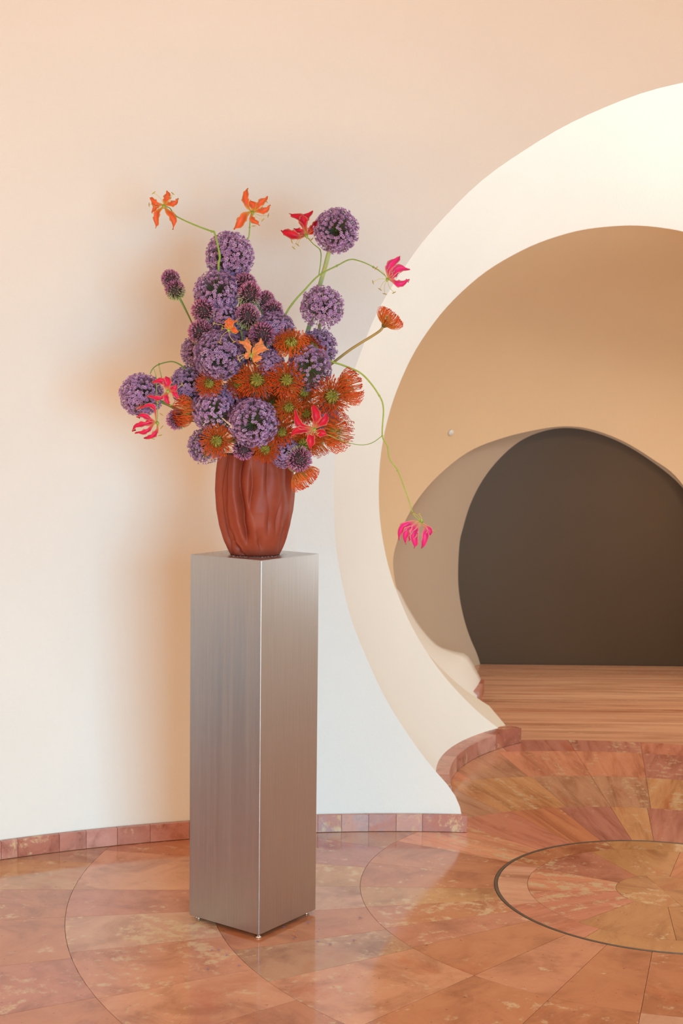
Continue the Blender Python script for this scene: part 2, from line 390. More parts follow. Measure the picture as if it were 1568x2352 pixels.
# ------------------------------------------------------------------ floor
CM = Vector((1.1436, 4.8802, 0))
fl_me = bpy.data.meshes.new('slab')
bm = bmesh.new()
bmesh.ops.create_cube(bm, size=1, matrix=Matrix.Translation((1.0, 3.6, -0.054)) @ Matrix.Diagonal((9.6, 13.6, 0.1, 1)))
bm.to_mesh(fl_me); bm.free()
floor = tag(link('floor', fl_me, M_GROUT), kind='structure')
def inside(p):
    return (p - Vector((C0.x, C0.y, 0))).length < 3.27 or (Vector((p.x, p.y, 0)) - Vector((C1.x, C1.y, 0))).length < math.sqrt(R1*R1 - C1.z**2) + 0.02
def sector(name, r0, r1, a0, a1, m, gap=0.0007, top=0.0):
    """stone tile cut as a piece of a ring; its own x axis points outwards"""
    am = (a0+a1)/2; h = (a1-a0)/2; n = max(2, int(math.degrees(a1-a0)/3)+1); vs = []
    for z in (top, -0.004):
        for r, in ((r0+gap,), (r1-gap,)):
            g = gap/max(r, 0.02)
            for i in range(n+1):
                a = -h + g + (2*h - 2*g)*i/n; vs.append((r*math.cos(a), r*math.sin(a), z))
    k = n+1; fs = []
    for i in range(n):
        fs += [(i, k+i, k+i+1, i+1), (2*k+i, 2*k+i+1, 3*k+i+1, 3*k+i), (i, i+1, 2*k+i+1, 2*k+i), (k+i, 3*k+i, 3*k+i+1, k+i+1)]
    fs += [(0, 2*k, 3*k, k), (n, k+n, 3*k+n, 2*k+n)]
    mb = MB(); mb.add(vs, fs, (0, 0, 0)); mb.c = []
    o = link(name, mb.mesh('tile', False), m, floor, CM); o.rotation_euler = (0, 0, am); return o
D2R = math.pi/180
def ring(r0, r1, joints, m_near, m_far):
    J = sorted(j % 360 for j in joints); J.append(J[0]+360)
    for a, b in zip(J, J[1:]):
        am = (a+b)/2*D2R; rm = (r0+r1)/2; ok = False
        for rr in (r0, rm, r1):
            for aa in (a*D2R, am, b*D2R):
                if inside(CM + Vector((math.cos(aa), math.sin(aa), 0))*rr): ok = True
        if not ok: continue
        far = 20 < (am/D2R) % 360 < 140
        rr1 = r1
        if far and r1 > 2.3: rr1 = 2.3
        if rr1 <= r0: continue
        sector('tile', r0, rr1, a*D2R, b*D2R, m_far if far else m_near)
def fill(known, step):
    K = sorted(k % 360 for k in known); out = list(K)
    for a, b in zip(K, K[1:] + [K[0]+360]):
        n = int(round((b-a)/step))
        for i in range(1, n): out.append(a + (b-a)*i/n)
    return out
ring(0.0, 0.165, [10, 100, 190, 280], M_OCHRE, M_OCHRE)
for a, b, m in ((150, 182, M_STONE_S), (182, 222, M_STONE_S), (222, 262, M_OCHRE), (262, 302, M_OCHRE), (302, 345, M_STONE_S), (345, 385, M_OCHRE), (25, 70, M_STONE_S), (70, 112, M_OCHRE), (112, 150, M_STONE)):
    sector('tile', 0.165, 0.474, a*D2R, b*D2R, m)
for a, b, m in ((100, 148, M_STONE), (148, 196, M_STONE_S), (196, 232, M_STONE_S), (232, 275, M_OCHRE), (275, 320, M_OCHRE), (320, 368, M_STONE), (8, 56, M_STONE_S), (56, 100, M_OCHRE)):
    sector('tile', 0.474, 0.579, a*D2R, b*D2R, m)
ir = sector('inlay_ring', 0.580, 0.5905, -180*D2R, 180*D2R, M_INLAY, 0.0, 0.0006)
known1 = [179.5, -158.4, -148.6, -133.7, -119.9, -106.1, 129.6, 113.2, 89.3, 81.0, 165, 149]
ring(0.592, 1.064, fill(known1, 14), M_STONE, M_STONE_S)
ring(1.064, 1.58, fill([179.5, -157.8, -148.1, -133.7, -119.9, -106.1, 115.5, 99.3, 89.3, 80.2, 168], 14), M_STONE, M_STONE_S)
ring(1.58, 2.06, fill([-178.5, -171, -162.3, -152, -142.6, 169, 100, 89.3, 80.2], 10), M_STONE, M_STONE_S)
ring(2.06, 2.55, fill([-178.5, -171, -161, -152.3, -142.7, 165, 89.3, 80.2], 10), M_STONE, M_STONE_S)
ring(2.55, 3.05, fill([-174, -166, -157, -147], 9), M_STONE, M_STONE)
ring(3.05, 3.55, fill([-170, -162, -150], 8), M_STONE, M_STONE)
ring(3.55, 4.1, fill([-172, -160, -152], 8), M_STONE, M_STONE)
# long slabs leading on to the dark glazing
yb = [7.16, 7.36, 7.62, 7.92, 8.22, 8.55, 8.92, 9.36]
def box(mb, x0, x1, y0, y1, z0, z1, col=(0, 0, 0)):
    mb.add([(x, y, z) for z in (z0, z1) for y in (y0, y1) for x in (x0, x1)], [(0, 2, 3, 1), (4, 5, 7, 6), (0, 1, 5, 4), (2, 6, 7, 3), (0, 4, 6, 2), (1, 3, 7, 5)], col)
for y0, y1 in zip(yb, yb[1:]):
    mb = MB(); ym = (y0+y1)/2; x0, x1 = 0.25, 3.3
    if y0 < 7.3:   # first slab follows the outermost ring
        aa = [102 - 5.5*i for i in range(10)]; arc = [CM + Vector((math.cos(a*D2R), math.sin(a*D2R), 0))*2.303 for a in aa]
        vs = [(p.x - (x0+x1)/2, p.y - ym, z) for z in (-0.004, 0.0) for p in arc] + [(q.x - (x0+x1)/2, y1 - 0.001 - ym, z) for z in (-0.004, 0.0) for q in arc]
        n = len(arc); fs = []
        for i in range(n-1): fs += [(n+i, n+i+1, 3*n+i+1, 3*n+i), (i, i+1, n+i+1, n+i)]
        mb.add(vs, fs, (0, 0, 0))
    else: box(mb, x0-(x0+x1)/2, x1-(x0+x1)/2, y0-ym+0.001, y1-ym-0.001, -0.004, 0.0)
    mb.c = []
    link('slab', mb.mesh('slab', False), M_PLANK, floor, ((x0+x1)/2, ym, 0))

# ------------------------------------------------------------------ baseboards, tile by tile
def base_run(name, cx, cy, rf, a0, a1, step, h=0.070, th=0.02, breaks=None):
    root = bpy.data.objects.new(name, None); COL.objects.link(root); root.location = (cx, cy, 0); tag(root, kind='structure')
    A = breaks or []
    if not A:
        a = a0
        while a < a1 - 1e-4: A.append(a); a += step*random.uniform(0.7, 1.25)
        A.append(a1)
    for s, e in zip(A, A[1:]):
        am = (s+e)/2; hh = (e-s)/2; n = 4; g = 0.0008/rf; vs = []
        x0 = rf
        for z in (0.002, h):
            for r in (rf, rf+th):
                for i in range(n+1):
                    a = -hh + g + (2*hh-2*g)*i/n; vs.append((r*math.cos(a)-x0, r*math.sin(a), z))
        k = n+1; fs = []
        for i in range(n):
            fs += [(i, i+1, 2*k+i+1, 2*k+i), (k+i, 3*k+i, 3*k+i+1, k+i+1), (2*k+i, 2*k+i+1, 3*k+i+1, 3*k+i), (i, k+i, k+i+1, i+1)]
        fs += [(0, 2*k, 3*k, k), (n, k+n, 3*k+n, 2*k+n)]
        mb = MB(); mb.add(vs, fs, (0, 0, 0)); mb.c = []
        o = link('tile', mb.mesh('tile', False), M_BASE, root, (rf*math.cos(am), rf*math.sin(am), 0)); o.rotation_euler = (0, 0, am)
    return root
def angof(px, py, c): p = onz(px, py); return math.atan2(p.y - c.y, p.x - c.x)
a_end = angof(1087.5, 1902.5, C0)
def ab(px): # joint positions read along the left wall
    return angof(px, 1993.5 - 0.165*px*(1-px/1800), C0)
br = [a_end, angof(985, 1905, C0), angof(925, 1907, C0), angof(862, 1909, C0), angof(800, 1911, C0), angof(745, 1913, C0), angof(680, 1915, C0), angof(600, 1920, C0), angof(520, 1927, C0), angof(450, 1933, C0), angof(359, 1941, C0), angof(284.5, 1951, C0), angof(212, 1959, C0), angof(150, 1967, C0), angof(56, 1983, C0), angof(18, 1989.5, C0)]
a = br[-1]
for i in range(7): a += 0.075*random.uniform(0.7, 1.2); br.append(a)
base_run('baseboard_left', C0.x, C0.y, 3.262, 0, 0, 0, 0.068, 0.022, br)
def base_line(name, P, step, h, inset):
    """row of upright tiles along a floor line, facing to the right of it"""
    root = bpy.data.objects.new(name, None); COL.objects.link(root); root.location = (P[0].x, P[0].y, 0); tag(root, kind='structure')
    Q = [Vector((p.x, p.y, 0)) for p in P]; L = [0]
    for a, b in zip(Q, Q[1:]): L.append(L[-1] + (b-a).length)
    def pt(d):
        d = max(0, min(L[-1], d)); i = 0
        while i < len(L)-2 and L[i+1] < d: i += 1
        t = (d - L[i])/max(1e-6, L[i+1]-L[i]); tg = (Q[i+1]-Q[i]).normalized(); return Q[i].lerp(Q[i+1], t), Vector((tg.y, -tg.x, 0))
    d = 0
    while d < L[-1] - 0.01:
        e = min(L[-1], d + step*random.uniform(0.75, 1.25)); n = 4; g = 0.0008; mid = pt((d+e)/2)[0]; vs = []
        for z in (0.002, h):
            for off in (inset, -0.085):
                for i in range(n+1):
                    p, nn = pt(d + g + (e-d-2*g)*i/n); vs.append(p + nn*off - mid + Vector((0, 0, z)))
        k = n+1; fs = []
        for i in range(n):
            fs += [(i, 2*k+i, 2*k+i+1, i+1), (k+i, k+i+1, 3*k+i+1, 3*k+i), (2*k+i, 3*k+i, 3*k+i+1, 2*k+i+1), (i, i+1, k+i+1, k+i)]
        fs += [(0, k, 3*k, 2*k), (n, 2*k+n, 3*k+n, k+n)]
        mb = MB(); mb.add(vs, fs, (0, 0, 0)); mb.c = []
        link('tile', mb.mesh('tile', False), M_BASE, root, mid - Q[0]); d = e
    return root
base_line('baseboard_passage', [p for p in PASS if p.y > 5.95], 0.20, 0.075, 0.006)
base_line('baseboard_lip', [Vector((rowI[-1].x + 0.01, rowI[-1].y + 0.06, 0)), Vector((rowO[-1].x + 0.004, rowO[-1].y, 0))], 0.3, 0.075, 0.012)

# small round lamp on the tan wall
p = onsphere(1030, 988, C3, R3); n = (C3 - p).normalized()
root = tag(link('wall_spotlight', None, None, None, p), 'tiny white round fitting on the tan bubble wall', 'light fitting')
mb = MB(); tube(mb, [Vector((0, 0, 0)), n*0.012, n*0.014], [0.02, 0.018, 0.012], 14, (0, 0, 0)); mb.c = []
link('housing', mb.mesh('housing'), M_FIX, root)
mb = MB(); tube(mb, [n*0.0141, n*0.02], [0.010, 0.008], 12, (0, 0, 0)); mb.c = []
link('lens', mb.mesh('lens'), M_FIX, root)

# ------------------------------------------------------------------ pedestal
YAW, PS, PH = 0.93959, 0.29592, 1.2
PF = Vector((-0.24614, 4.38317, 0)); DL = Vector((-math.sin(YAW), math.cos(YAW), 0)); DR = Vector((math.cos(YAW), math.sin(YAW), 0))
PC = PF + (DL + DR)*PS/2
ped = tag(link('pedestal', None, None, None, PC), 'tall square brushed steel pedestal under the clay vase', 'pedestal'); ped.rotation_euler = (0, 0, YAW)
bm = bmesh.new(); bmesh.ops.create_cube(bm, size=1, matrix=Matrix.Translation((0, 0, 0.606)) @ Matrix.Diagonal((PS, PS, 1.188, 1)))
bmesh.ops.bevel(bm, geom=bm.edges[:], offset=0.0016, segments=2, affect='EDGES')
me = bpy.data.meshes.new('body'); bm.to_mesh(me); bm.free(); link('body', me, M_STEEL, ped)
fm = MB(); tube(fm, [(0, 0, 0.0005), (0, 0, 0.004), (0, 0, 0.0045), (0, 0, 0.0125)], [0.009, 0.009, 0.005, 0.005], 14, (0, 0, 0)); fm.c = []
fme = fm.mesh('foot')
for sx in (-1, 1):
    for sy in (-1, 1): link('foot', fme, M_CHROME, ped, (sx*(PS/2-0.022), sy*(PS/2-0.022), 0))
for c in ped.children:
    if c.name.startswith('foot') and c.location.x < 0 and c.location.y < 0: c.location = (-PS/2+0.008, -PS/2+0.008, 0)

# ------------------------------------------------------------------ vase
VX, VY, VZ = PC.x, PC.y - 0.005, PH
PROF = [(0.0, 0.080), (0.006, 0.084), (0.022, 0.091), (0.056, 0.103), (0.095, 0.1135), (0.143, 0.1215), (0.208, 0.1250), (0.26, 0.1225), (0.305, 0.118), (0.322, 0.117)]
def interp(tab, z):
    if z <= tab[0][0]: return tab[0][1]
    for (a, x), (b, y) in zip(tab, tab[1:]):
        if z <= b: t = (z-a)/(b-a); t = t*t*(3-2*t) if len(tab) < 8 else t; return x + (y-x)*t
    return tab[-1][1]
# creases: (height, angle in degrees from the camera side, + to the right), depth, width left, width right
CR = [([(0.0, -58), (0.10, -66), (0.20, -68), (0.33, -64)], 0.020, 4, 9),
      ([(0.0, -20), (0.02, -30), (0.05, -40), (0.10, -46), (0.20, -47), (0.33, -45)], 0.026, 9, 3.2),
      ([(0.05, -13), (0.09, -15), (0.12, -18), (0.20, -24), (0.33, -25)], 0.028, 3.0, 9),
      ([(0.02, 16), (0.05, 11), (0.08, 7), (0.12, 1), (0.16, -4), (0.24, -3), (0.33, -1)], 0.011, 3.0, 7),
      ([(0.08, 26), (0.13, 24), (0.20, 21), (0.33, 21)], 0.008, 2.6, 7),
      ([(0.06, 40), (0.10, 40), (0.20, 44), (0.33, 40)], 0.006, 7, 4),
      ([(0.0, 68), (0.15, 62), (0.33, 64)], 0.009, 8, 4), ([(0.0, 88), (0.2, 95), (0.33, 92)], 0.013, 5, 14),
      ([(0.0, 125), (0.2, 118), (0.33, 122)], 0.014, 14, 5), ([(0.0, 160), (0.2, 168), (0.33, 160)], 0.012, 5, 14),
      ([(0.0, -150), (0.2, -158), (0.33, -152)], 0.014, 14, 5), ([(0.0, -118), (0.2, -124), (0.33, -120)], 0.013, 5, 14), ([(0.0, -85), (0.12, -92), (0.33, -88)], 0.014, 10, 5)]
def vr(z, ang):
    r = interp(PROF, z); fade = min(1, (z+0.012)/0.05)
    for path, dep, wl, wr in CR:
        c = interp(path, z) + 1.0*math.sin(z*45 + dep*900); d = (ang - c + 180) % 360 - 180
        z0, z1 = path[0][0], path[-1][0]; k = 1.0
        if z0 > 0: k = max(0, min(1, (z - z0 + 0.02)/0.06)); k = k*k*(3-2*k)
        k *= (0.85 + 0.15*math.sin(z*38 + dep*500)) if dep > 0.012 else (0.62 + 0.5*math.sin(z*30 + dep*700))
        w = wl if d < 0 else wr
        r -= 1.25*dep*k*fade*math.exp(-(abs(d)/w)**1.35)
        if d < 0: r += dep*0.16*k*fade*math.exp(-((d+wl*2.6)/(wl*1.5))**2)
        else: r += dep*0.16*k*fade*math.exp(-((d-wr*1.9)/(wr*1.1))**2)
    r += 0.0010*fade*math.sin(ang*D2R*7 + z*18)
    return r
NV, NZ = 420, 110; mb = MB(); rows = []
for j in range(NZ+1):
    z = 0.322*j/NZ; rows.append([Vector((vr(z, 360*k/NV-180)*math.sin((360*k/NV-180)*D2R), -vr(z, 360*k/NV-180)*math.cos((360*k/NV-180)*D2R), z)) for k in range(NV)])
top = rows[-1]
rows.append([Vector((p.x*0.965, p.y*0.965, 0.3245)) for p in top])
for z, s in ((0.31, 0.94), (0.2, 0.90), (0.08, 0.72), (0.02, 0.6)): rows.append([Vector((p.x*s, p.y*s, z)) for p in top])
me = sheet(rows); bm = bmesh.new(); bm.from_mesh(me); bm.verts.ensure_lookup_table()
bm.faces.new([bm.verts[k] for k in range(NV)][::-1]); nb = len(rows)-1; bm.faces.new([bm.verts[nb*NV+k] for k in range(NV)])
bmesh.ops.recalc_face_normals(bm, faces=bm.faces[:]); bm.to_mesh(me); bm.free()
tag(link('vase', me, M_CLAY, None, (VX, VY, VZ + 0.0005)), 'rust red clay vase with draped vertical folds on the steel pedestal', 'vase')
MOUTH = Vector((VX, VY, VZ + 0.31))

# ------------------------------------------------------------------ blooms (unit meshes, +Z is the way they face)
def fib(n, jitter=0.0):
    out = []
    for i in range(n):
        z = 1 - 2*(i+0.5)/n; a = i*2.399963 + random.uniform(-jitter, jitter); z = max(-1, min(1, z + random.uniform(-jitter, jitter)/math.sqrt(n)))
        r = math.sqrt(1-z*z); out.append(Vector((r*math.cos(a), r*math.sin(a), z)))
    return out
def basis(d):
    d = d.normalized(); u = d.orthogonal().normalized(); return u, d.cross(u)
PUR = [(0.61, 0.375, 0.65), (0.54, 0.31, 0.58), (0.69, 0.46, 0.73), (0.50, 0.26, 0.49)]
def allium_meshes(seed, count, gap, gapdir):
    random.seed(seed); fl = MB(); um = MB()
    tube(um, [(0, 0, -0.22), (0, 0, -0.1), (0, 0, 0.0), (0, 0, 0.1), (0, 0, 0.16)], [0.05, 0.15, 0.18, 0.13, 0.03], 8, (0.20, 0.23, 0.07))
    for d in fib(count, 0.35):
        g = gap and d.z*gapdir > math.cos(math.radians(gap))
        if g and random.random() < 0.72: continue
        R = random.uniform(0.86, 1.0) if random.random() < 0.8 else random.uniform(0.7, 0.86)
        c = d*R; u, v = basis(d)
        gr = (0.28, 0.29, 0.10) if random.random() < 0.5 else (0.33, 0.24, 0.26)
        tube(um, [d*0.12, d*0.5 + u*random.uniform(-.02, .02), c], [0.012, 0.009, 0.009], 3, [(0.24, 0.30, 0.08), gr, (0.36, 0.22, 0.34)], False)
        base = random.choice(PUR); a0 = random.uniform(0, 6.28); L = random.uniform(0.085, 0.125); tilt = random.uniform(0.15, 0.8)
        ax_ = (d + Vector((random.uniform(-1, 1), random.uniform(-1, 1), random.uniform(-1, 1)))*0.35).normalized(); u, v = basis(ax_)
        for k in range(6):
            a = a0 + k*math.pi/3; e = u*math.cos(a) + v*math.sin(a); s = ax_.cross(e)
            tip = c + (e*math.cos(tilt) + ax_*math.sin(tilt))*L; mid = c + (e*math.cos(tilt*1.3) + ax_*math.sin(tilt*1.3))*L*0.5; wd_ = L*0.24
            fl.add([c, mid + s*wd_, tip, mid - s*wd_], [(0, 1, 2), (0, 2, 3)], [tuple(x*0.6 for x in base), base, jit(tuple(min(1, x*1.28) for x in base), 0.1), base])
        ov = c + ax_*0.018; q = 0.022; gcol = (0.26, 0.17, 0.22) if random.random() < 0.6 else (0.24, 0.28, 0.10)
        fl.add([ov + ax_*q*1.5, ov + u*q, ov + v*q, ov - u*q, ov - v*q], [(0, 1, 2), (0, 2, 3), (0, 3, 4), (0, 4, 1)], gcol)
        for k in range(3):  # stamens
            a = a0 + 0.5 + k*2.1; e = (u*math.cos(a) + v*math.sin(a)); t = c + (ax_*0.9 + e*0.55)*L*0.95; s = ax_.cross(e)*0.006
            fl.add([c + s, c - s, t], [(0, 1, 2)], [base, base, (0.50, 0.38, 0.55)])
    return um.mesh('umbel'), fl.mesh('florets', False)
ALL = [allium_meshes(11, 880, 0, 1), allium_meshes(12, 900, 28, 1), allium_meshes(13, 720, 50, -1)]
def drum_meshes(seed):
    random.seed(seed); fl = MB(); co = MB()
    tube(co, [(0, 0, -0.85), (0, 0, -0.6), (0, 0, 0), (0, 0, 0.6), (0, 0, 0.85)], [0.12, 0.5, 0.75, 0.5, 0.05], 10, (0.07, 0.05, 0.05))
    for d in fib(420, 0.3):
        c = Vector((d.x*0.86, d.y*0.86, d.z*0.9)); dd = (d + Vector((random.uniform(-1, 1), random.uniform(-1, 1), random.uniform(-1, 1) + 0.5))*0.14).normalized(); u, v = basis(dd)
        t = max(0, min(1, (d.z + 0.75)/0.9 + random.uniform(-.12, .12))); low = (0.48, 0.50, 0.22); hi = random.choice([(0.52, 0.19, 0.33), (0.62, 0.28, 0.43), (0.43, 0.13, 0.25)])
        col = tuple(a + (b-a)*t for a, b in zip(low, hi)); L = random.uniform(0.2, 0.3)
        w = 0.045; b0 = c - dd*0.12; m_ = c + dd*L*0.35; tp = c + dd*L
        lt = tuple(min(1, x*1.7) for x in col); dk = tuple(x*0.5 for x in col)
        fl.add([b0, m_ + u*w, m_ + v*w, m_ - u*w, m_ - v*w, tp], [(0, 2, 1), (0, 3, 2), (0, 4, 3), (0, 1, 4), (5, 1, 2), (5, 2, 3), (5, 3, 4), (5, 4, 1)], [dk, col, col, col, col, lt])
    return co.mesh('core'), fl.mesh('florets', False)
DRU = [drum_meshes(21), drum_meshes(22)]
def protea_meshes(seed, closed=0.0, n=330, per=150):
    random.seed(seed); st = MB(); ce_ = MB()
    tube(ce_, [(0, 0, -0.30), (0, 0, -0.16), (0, 0, 0.0), (0, 0, 0.16), (0, 0, 0.26)], [0.10, 0.20, 0.30, 0.24, 0.03], 12, [(0.20, 0.20, 0.05), (0.30, 0.22, 0.05), (0.42, 0.20, 0.04), (0.42, 0.40, 0.06), (0.46, 0.46, 0.08)])
    for i in range(n):
        q = (i+0.5)/n; q = q**0.75; ph = i*2.399963 + random.uniform(-.15, .15)
        re = 0.14 + 0.88*q + random.uniform(-.05, .05); h = 0.50 - 0.22*q + closed*0.45 + random.uniform(-.05, .05)
        if q < 0.28: re = 0.08 + 1.0*q; h = 0.40 + random.uniform(-.05, .05)
        e = Vector((math.cos(ph), math.sin(ph), 0)); sw = Vector((-e.y, e.x, 0))*random.uniform(-.07, .07); pts = []; cols = []; rad = []
        b = 0.10 + 0.18*q
        for k in range(7):
            t = k/6
            r = b + (re - b)*math.sin(t*math.pi/2*1.05)**0.9; z = -0.10 + (h + 0.10)*t**1.35
            if k == 5: r = re*1.02; z = h*0.92
            if k == 6: r = re*0.90 if q > 0.28 else re*0.6; z = h*1.12
            pts.append(e*r + sw*t + Vector((0, 0, z)))
            if q < 0.28: c_ = [(0.55, 0.46, 0.09), (0.68, 0.62, 0.15)][k > 2]
            else:
                ya = (0.98, 0.68, 0.20); ob = (0.98, 0.43, 0.08); rd = (0.97, 0.15, 0.03)
                c_ = tuple(a + (b2-a)*min(1, t*1.6) for a, b2 in zip(ya, ob)) if t < 0.6 else tuple(a + (b2-a)*(t-0.6)/0.4 for a, b2 in zip(ob, rd))
                c_ = tuple(a + (b2-a)*0.5*max(0, q-0.4) for a, b2 in zip(c_, rd))
            cols.append(c_); rad.append(0.0125 if k < 5 else (0.014 if k == 5 else 0.021))
        tube(st, pts, rad, 3, cols, False)
    for i in range(per):   # curled red perianth threads between the styles
        ph = random.uniform(0, 6.28); r0 = random.uniform(0.35, 0.85); e = Vector((math.cos(ph), math.sin(ph), 0)); s = Vector((-e.y, e.x, 0))
        z0 = 0.02 + closed*0.3*r0; pts = [e*r0*0.7 + Vector((0, 0, z0-0.05)), e*r0 + Vector((0, 0, z0 + 0.08)), e*(r0+0.07) + s*0.04 + Vector((0, 0, z0 + 0.16)), e*(r0+0.03) + s*0.08 + Vector((0, 0, z0 + 0.10))]
        tube(st, pts, [0.012, 0.018, 0.016, 0.008], 3, [(0.88, 0.30, 0.07), (0.88, 0.20, 0.05), (0.85, 0.14, 0.04), (0.82, 0.12, 0.04)], False)
    return ce_.mesh('receptacle'), st.mesh('styles')
PRO = [protea_meshes(31), protea_meshes(32), protea_meshes(33, 0.75, 210, 40)]

VASE_IN = [Vector((VX + 0.055*math.cos(i*2.4)*((i % 5)/5+.2), VY + 0.055*math.sin(i*2.4)*((i % 5)/5+.2), VZ + 0.10)) for i in range(60)]
SI = [0]
def stem_to_vase(mb, start, back, r0, r1, col, o, via=None):
    SI[0] += 1; e = VASE_IN[SI[0] % 60]; m_ = MOUTH + Vector(((e.x - VX)*0.9, (e.y - VY)*0.9, 0))
    if via: pts = [start] + via
    else:
        L = (start - m_).length; pts = [start, start + back*min(0.10, L*0.35)]
        if start.z < MOUTH.z + 0.09: pts = [start, start + back*0.03, Vector((start.x*0.4 + m_.x*0.6, start.y*0.4 + m_.y*0.6, MOUTH.z + 0.055))]
        elif L > 0.2: pts.append((start + back*0.1).lerp(m_ + Vector((0, 0, 0.06)), 0.55))
    pts += [m_, e]
    P = catmull([p - o for p in pts], 6); n = len(P); rad = [r0 + (r1-r0)*i/(n-1) for i in range(n)]
    tube(mb, P, rad, 7, [jit(col, 0.06) for _ in P])
Y0 = VY
BC = (590, 870)
def facing(px, py, d, f):
    if f: return Vector(f).normalized()
    v = Vector(((px - BC[0])*1.38e-3, -(d + 0.12), -(py - BC[1])*1.38e-3)); return v.normalized()
def orient(n, roll):
    return n.to_track_quat('Z', 'Y').to_matrix().to_4x4() @ Matrix.Rotation(roll, 4, 'Z')
def bloom(kind, name, label, cat, group, px, py, rpx, d, var=0, f=None, squash=1.0, via=None, stemcol=(0.19, 0.27, 0.06), r=(0.0035, 0.004)):
    Y = Y0 - d; c = at(px, py, Y); rad = rpx*Y/F_PX; n = facing(px, py, d, f)
    root = tag(link(name, None, None, None, c), label, cat, group)
    M = orient(n, random.uniform(0, 6.28)) @ Matrix.Diagonal((rad, rad, rad*squash, 1))
    if kind == 'allium': parts = (('umbel', ALL[var][0], M_FLOR, None), ('florets', ALL[var][1], M_FLOR, 'stuff'))
    elif kind == 'drum': parts = (('core', DRU[var][0], M_DRUM, None), ('florets', DRU[var][1], M_DRUM, 'stuff'))
    else: parts = (('receptacle', PRO[var][0], M_PROT, None), ('styles', PRO[var][1], M_PROT, 'stuff'))
    for nm, me, m_, kd in parts:
        o = link(nm, me, m_, root); o.matrix_local = M
        if kd: o['kind'] = kd
    mb = MB(); b0 = {'allium': 0.10, 'drum': 0.8, 'protea': 0.22}[kind]
    back = -n
    if back.z > 0.35 and not via: back = Vector((back.x, back.y, 0.1)).normalized()
    v3 = [at(x, y, Y0 - dd) for x, y, dd in via] if via else None
    if n.y > 0: n = Vector((0, -0.6, 0.8)); back = -n
    stem_to_vase(mb, c - n*rad*b0*squash, back, r[0], r[1], stemcol, c, v3)
    link('stem', mb.mesh('stem'), M_STEM, root)
    return root
random.seed(5)
GA, GD, GP = 'purple allium globes in the bouquet', 'small magenta drumstick alliums in the bouquet', 'orange pincushion proteas in the bouquet'
# label, px, py, radius px, metres in front of the vase axis, variant, facing, stem via
ALLIUMS = [
 ('purple allium globe at the peak of the bouquet below the two orange lilies', 515, 594, 55, 0.02, 0, (0.1, -0.8, 0.6), None),
 ('purple allium globe directly below the topmost globe', 487, 681, 53, 0.08, 1, (0.0, -0.9, 0.35), None),
 ('purple allium globe with dark green centre on the tall pale stem at upper right', 758, 530, 51, 0.10, 1, (0.05, -1, 0.05), [(745, 572, 0.06), (733, 620, 0.04), (722, 662, 0.02), (690, 790, 0.0)]),
 ('loose allium globe showing its pale underside, beneath the tall upper right globe', 729, 708, 50, 0.09, 2, (0.1, -0.25, 1), [(724, 752, 0.07), (700, 830, 0.03)]),
 ('large purple allium globe left of the salmon lily in mid bouquet', 495, 822, 58, 0.20, 0, None, None),
 ('purple allium globe jutting out at the far left behind the pink lilies', 319, 917, 50, 0.06, 0, (-0.7, -0.8, 0.1), [(372, 935, 0.06), (415, 953, 0.08), (470, 965, 0.08)]),
 ('round purple allium globe low in front, just above the vase rim', 578, 976, 56, 0.25, 1, (0.0, -1, 0.1), None),
 ('allium globe with greenish centre left of the low front globe', 487, 951, 52, 0.18, 2, (-0.2, 0.5, 0.8), None),
 ('purple allium globe behind the topmost orange protea', 622, 765, 46, 0.12, 0, None, None),
 ('allium globe between the upper proteas at right of the bouquet', 702, 848, 52, 0.19, 2, (-0.1, 0.75, 0.5), None),
 ('purple allium globe half hidden right of the left pink lily', 430, 893, 46, 0.10, 0, None, None),
 ('allium globe peeking out behind the right proteas below the loose globe', 722, 800, 44, 0.05, 2, None, None),
 ('shaded allium globe between the low front globe and the left small protea', 528, 925, 42, 0.14, 0, None, None),
 ('allium globe hanging over the left side of the vase rim', 470, 1032, 42, 0.14, 2, (-0.3, 0.2, 0.9), None),
 ('purple allium globe drooping over the right side of the vase rim', 650, 1042, 36, 0.17, 0, None, None),
 ('allium globe at the left edge of the bouquet behind the large mid globe', 445, 815, 38, 0.08, 2, None, None),
 ('purple allium globe behind the small orange lily', 505, 742, 44, 0.10, 0, None, None),
 ('small purple allium globe below the salmon lily', 612, 840, 34, 0.20, 0, None, None),
 ('scrap of purple allium globe behind the right hand proteas', 742, 955, 32, 0.12, 0, None, None),
 ('dim purple allium globe deep behind the salmon lily', 560, 800, 42, 0.10, 0, None, None),
 ('dim purple allium globe deep between the central proteas', 600, 905, 50, 0.08, 0, None, None),
]
for lb, x, y, r_, d, v, f, via in ALLIUMS:
    big = 'tall pale' in lb
    bloom('allium', 'allium', lb, 'flower', GA, x, y, r_, d, v, f, 1.0, via, (0.42, 0.50, 0.20) if big else (0.24, 0.32, 0.08), (0.0075, 0.0078) if big else (0.0045, 0.005))
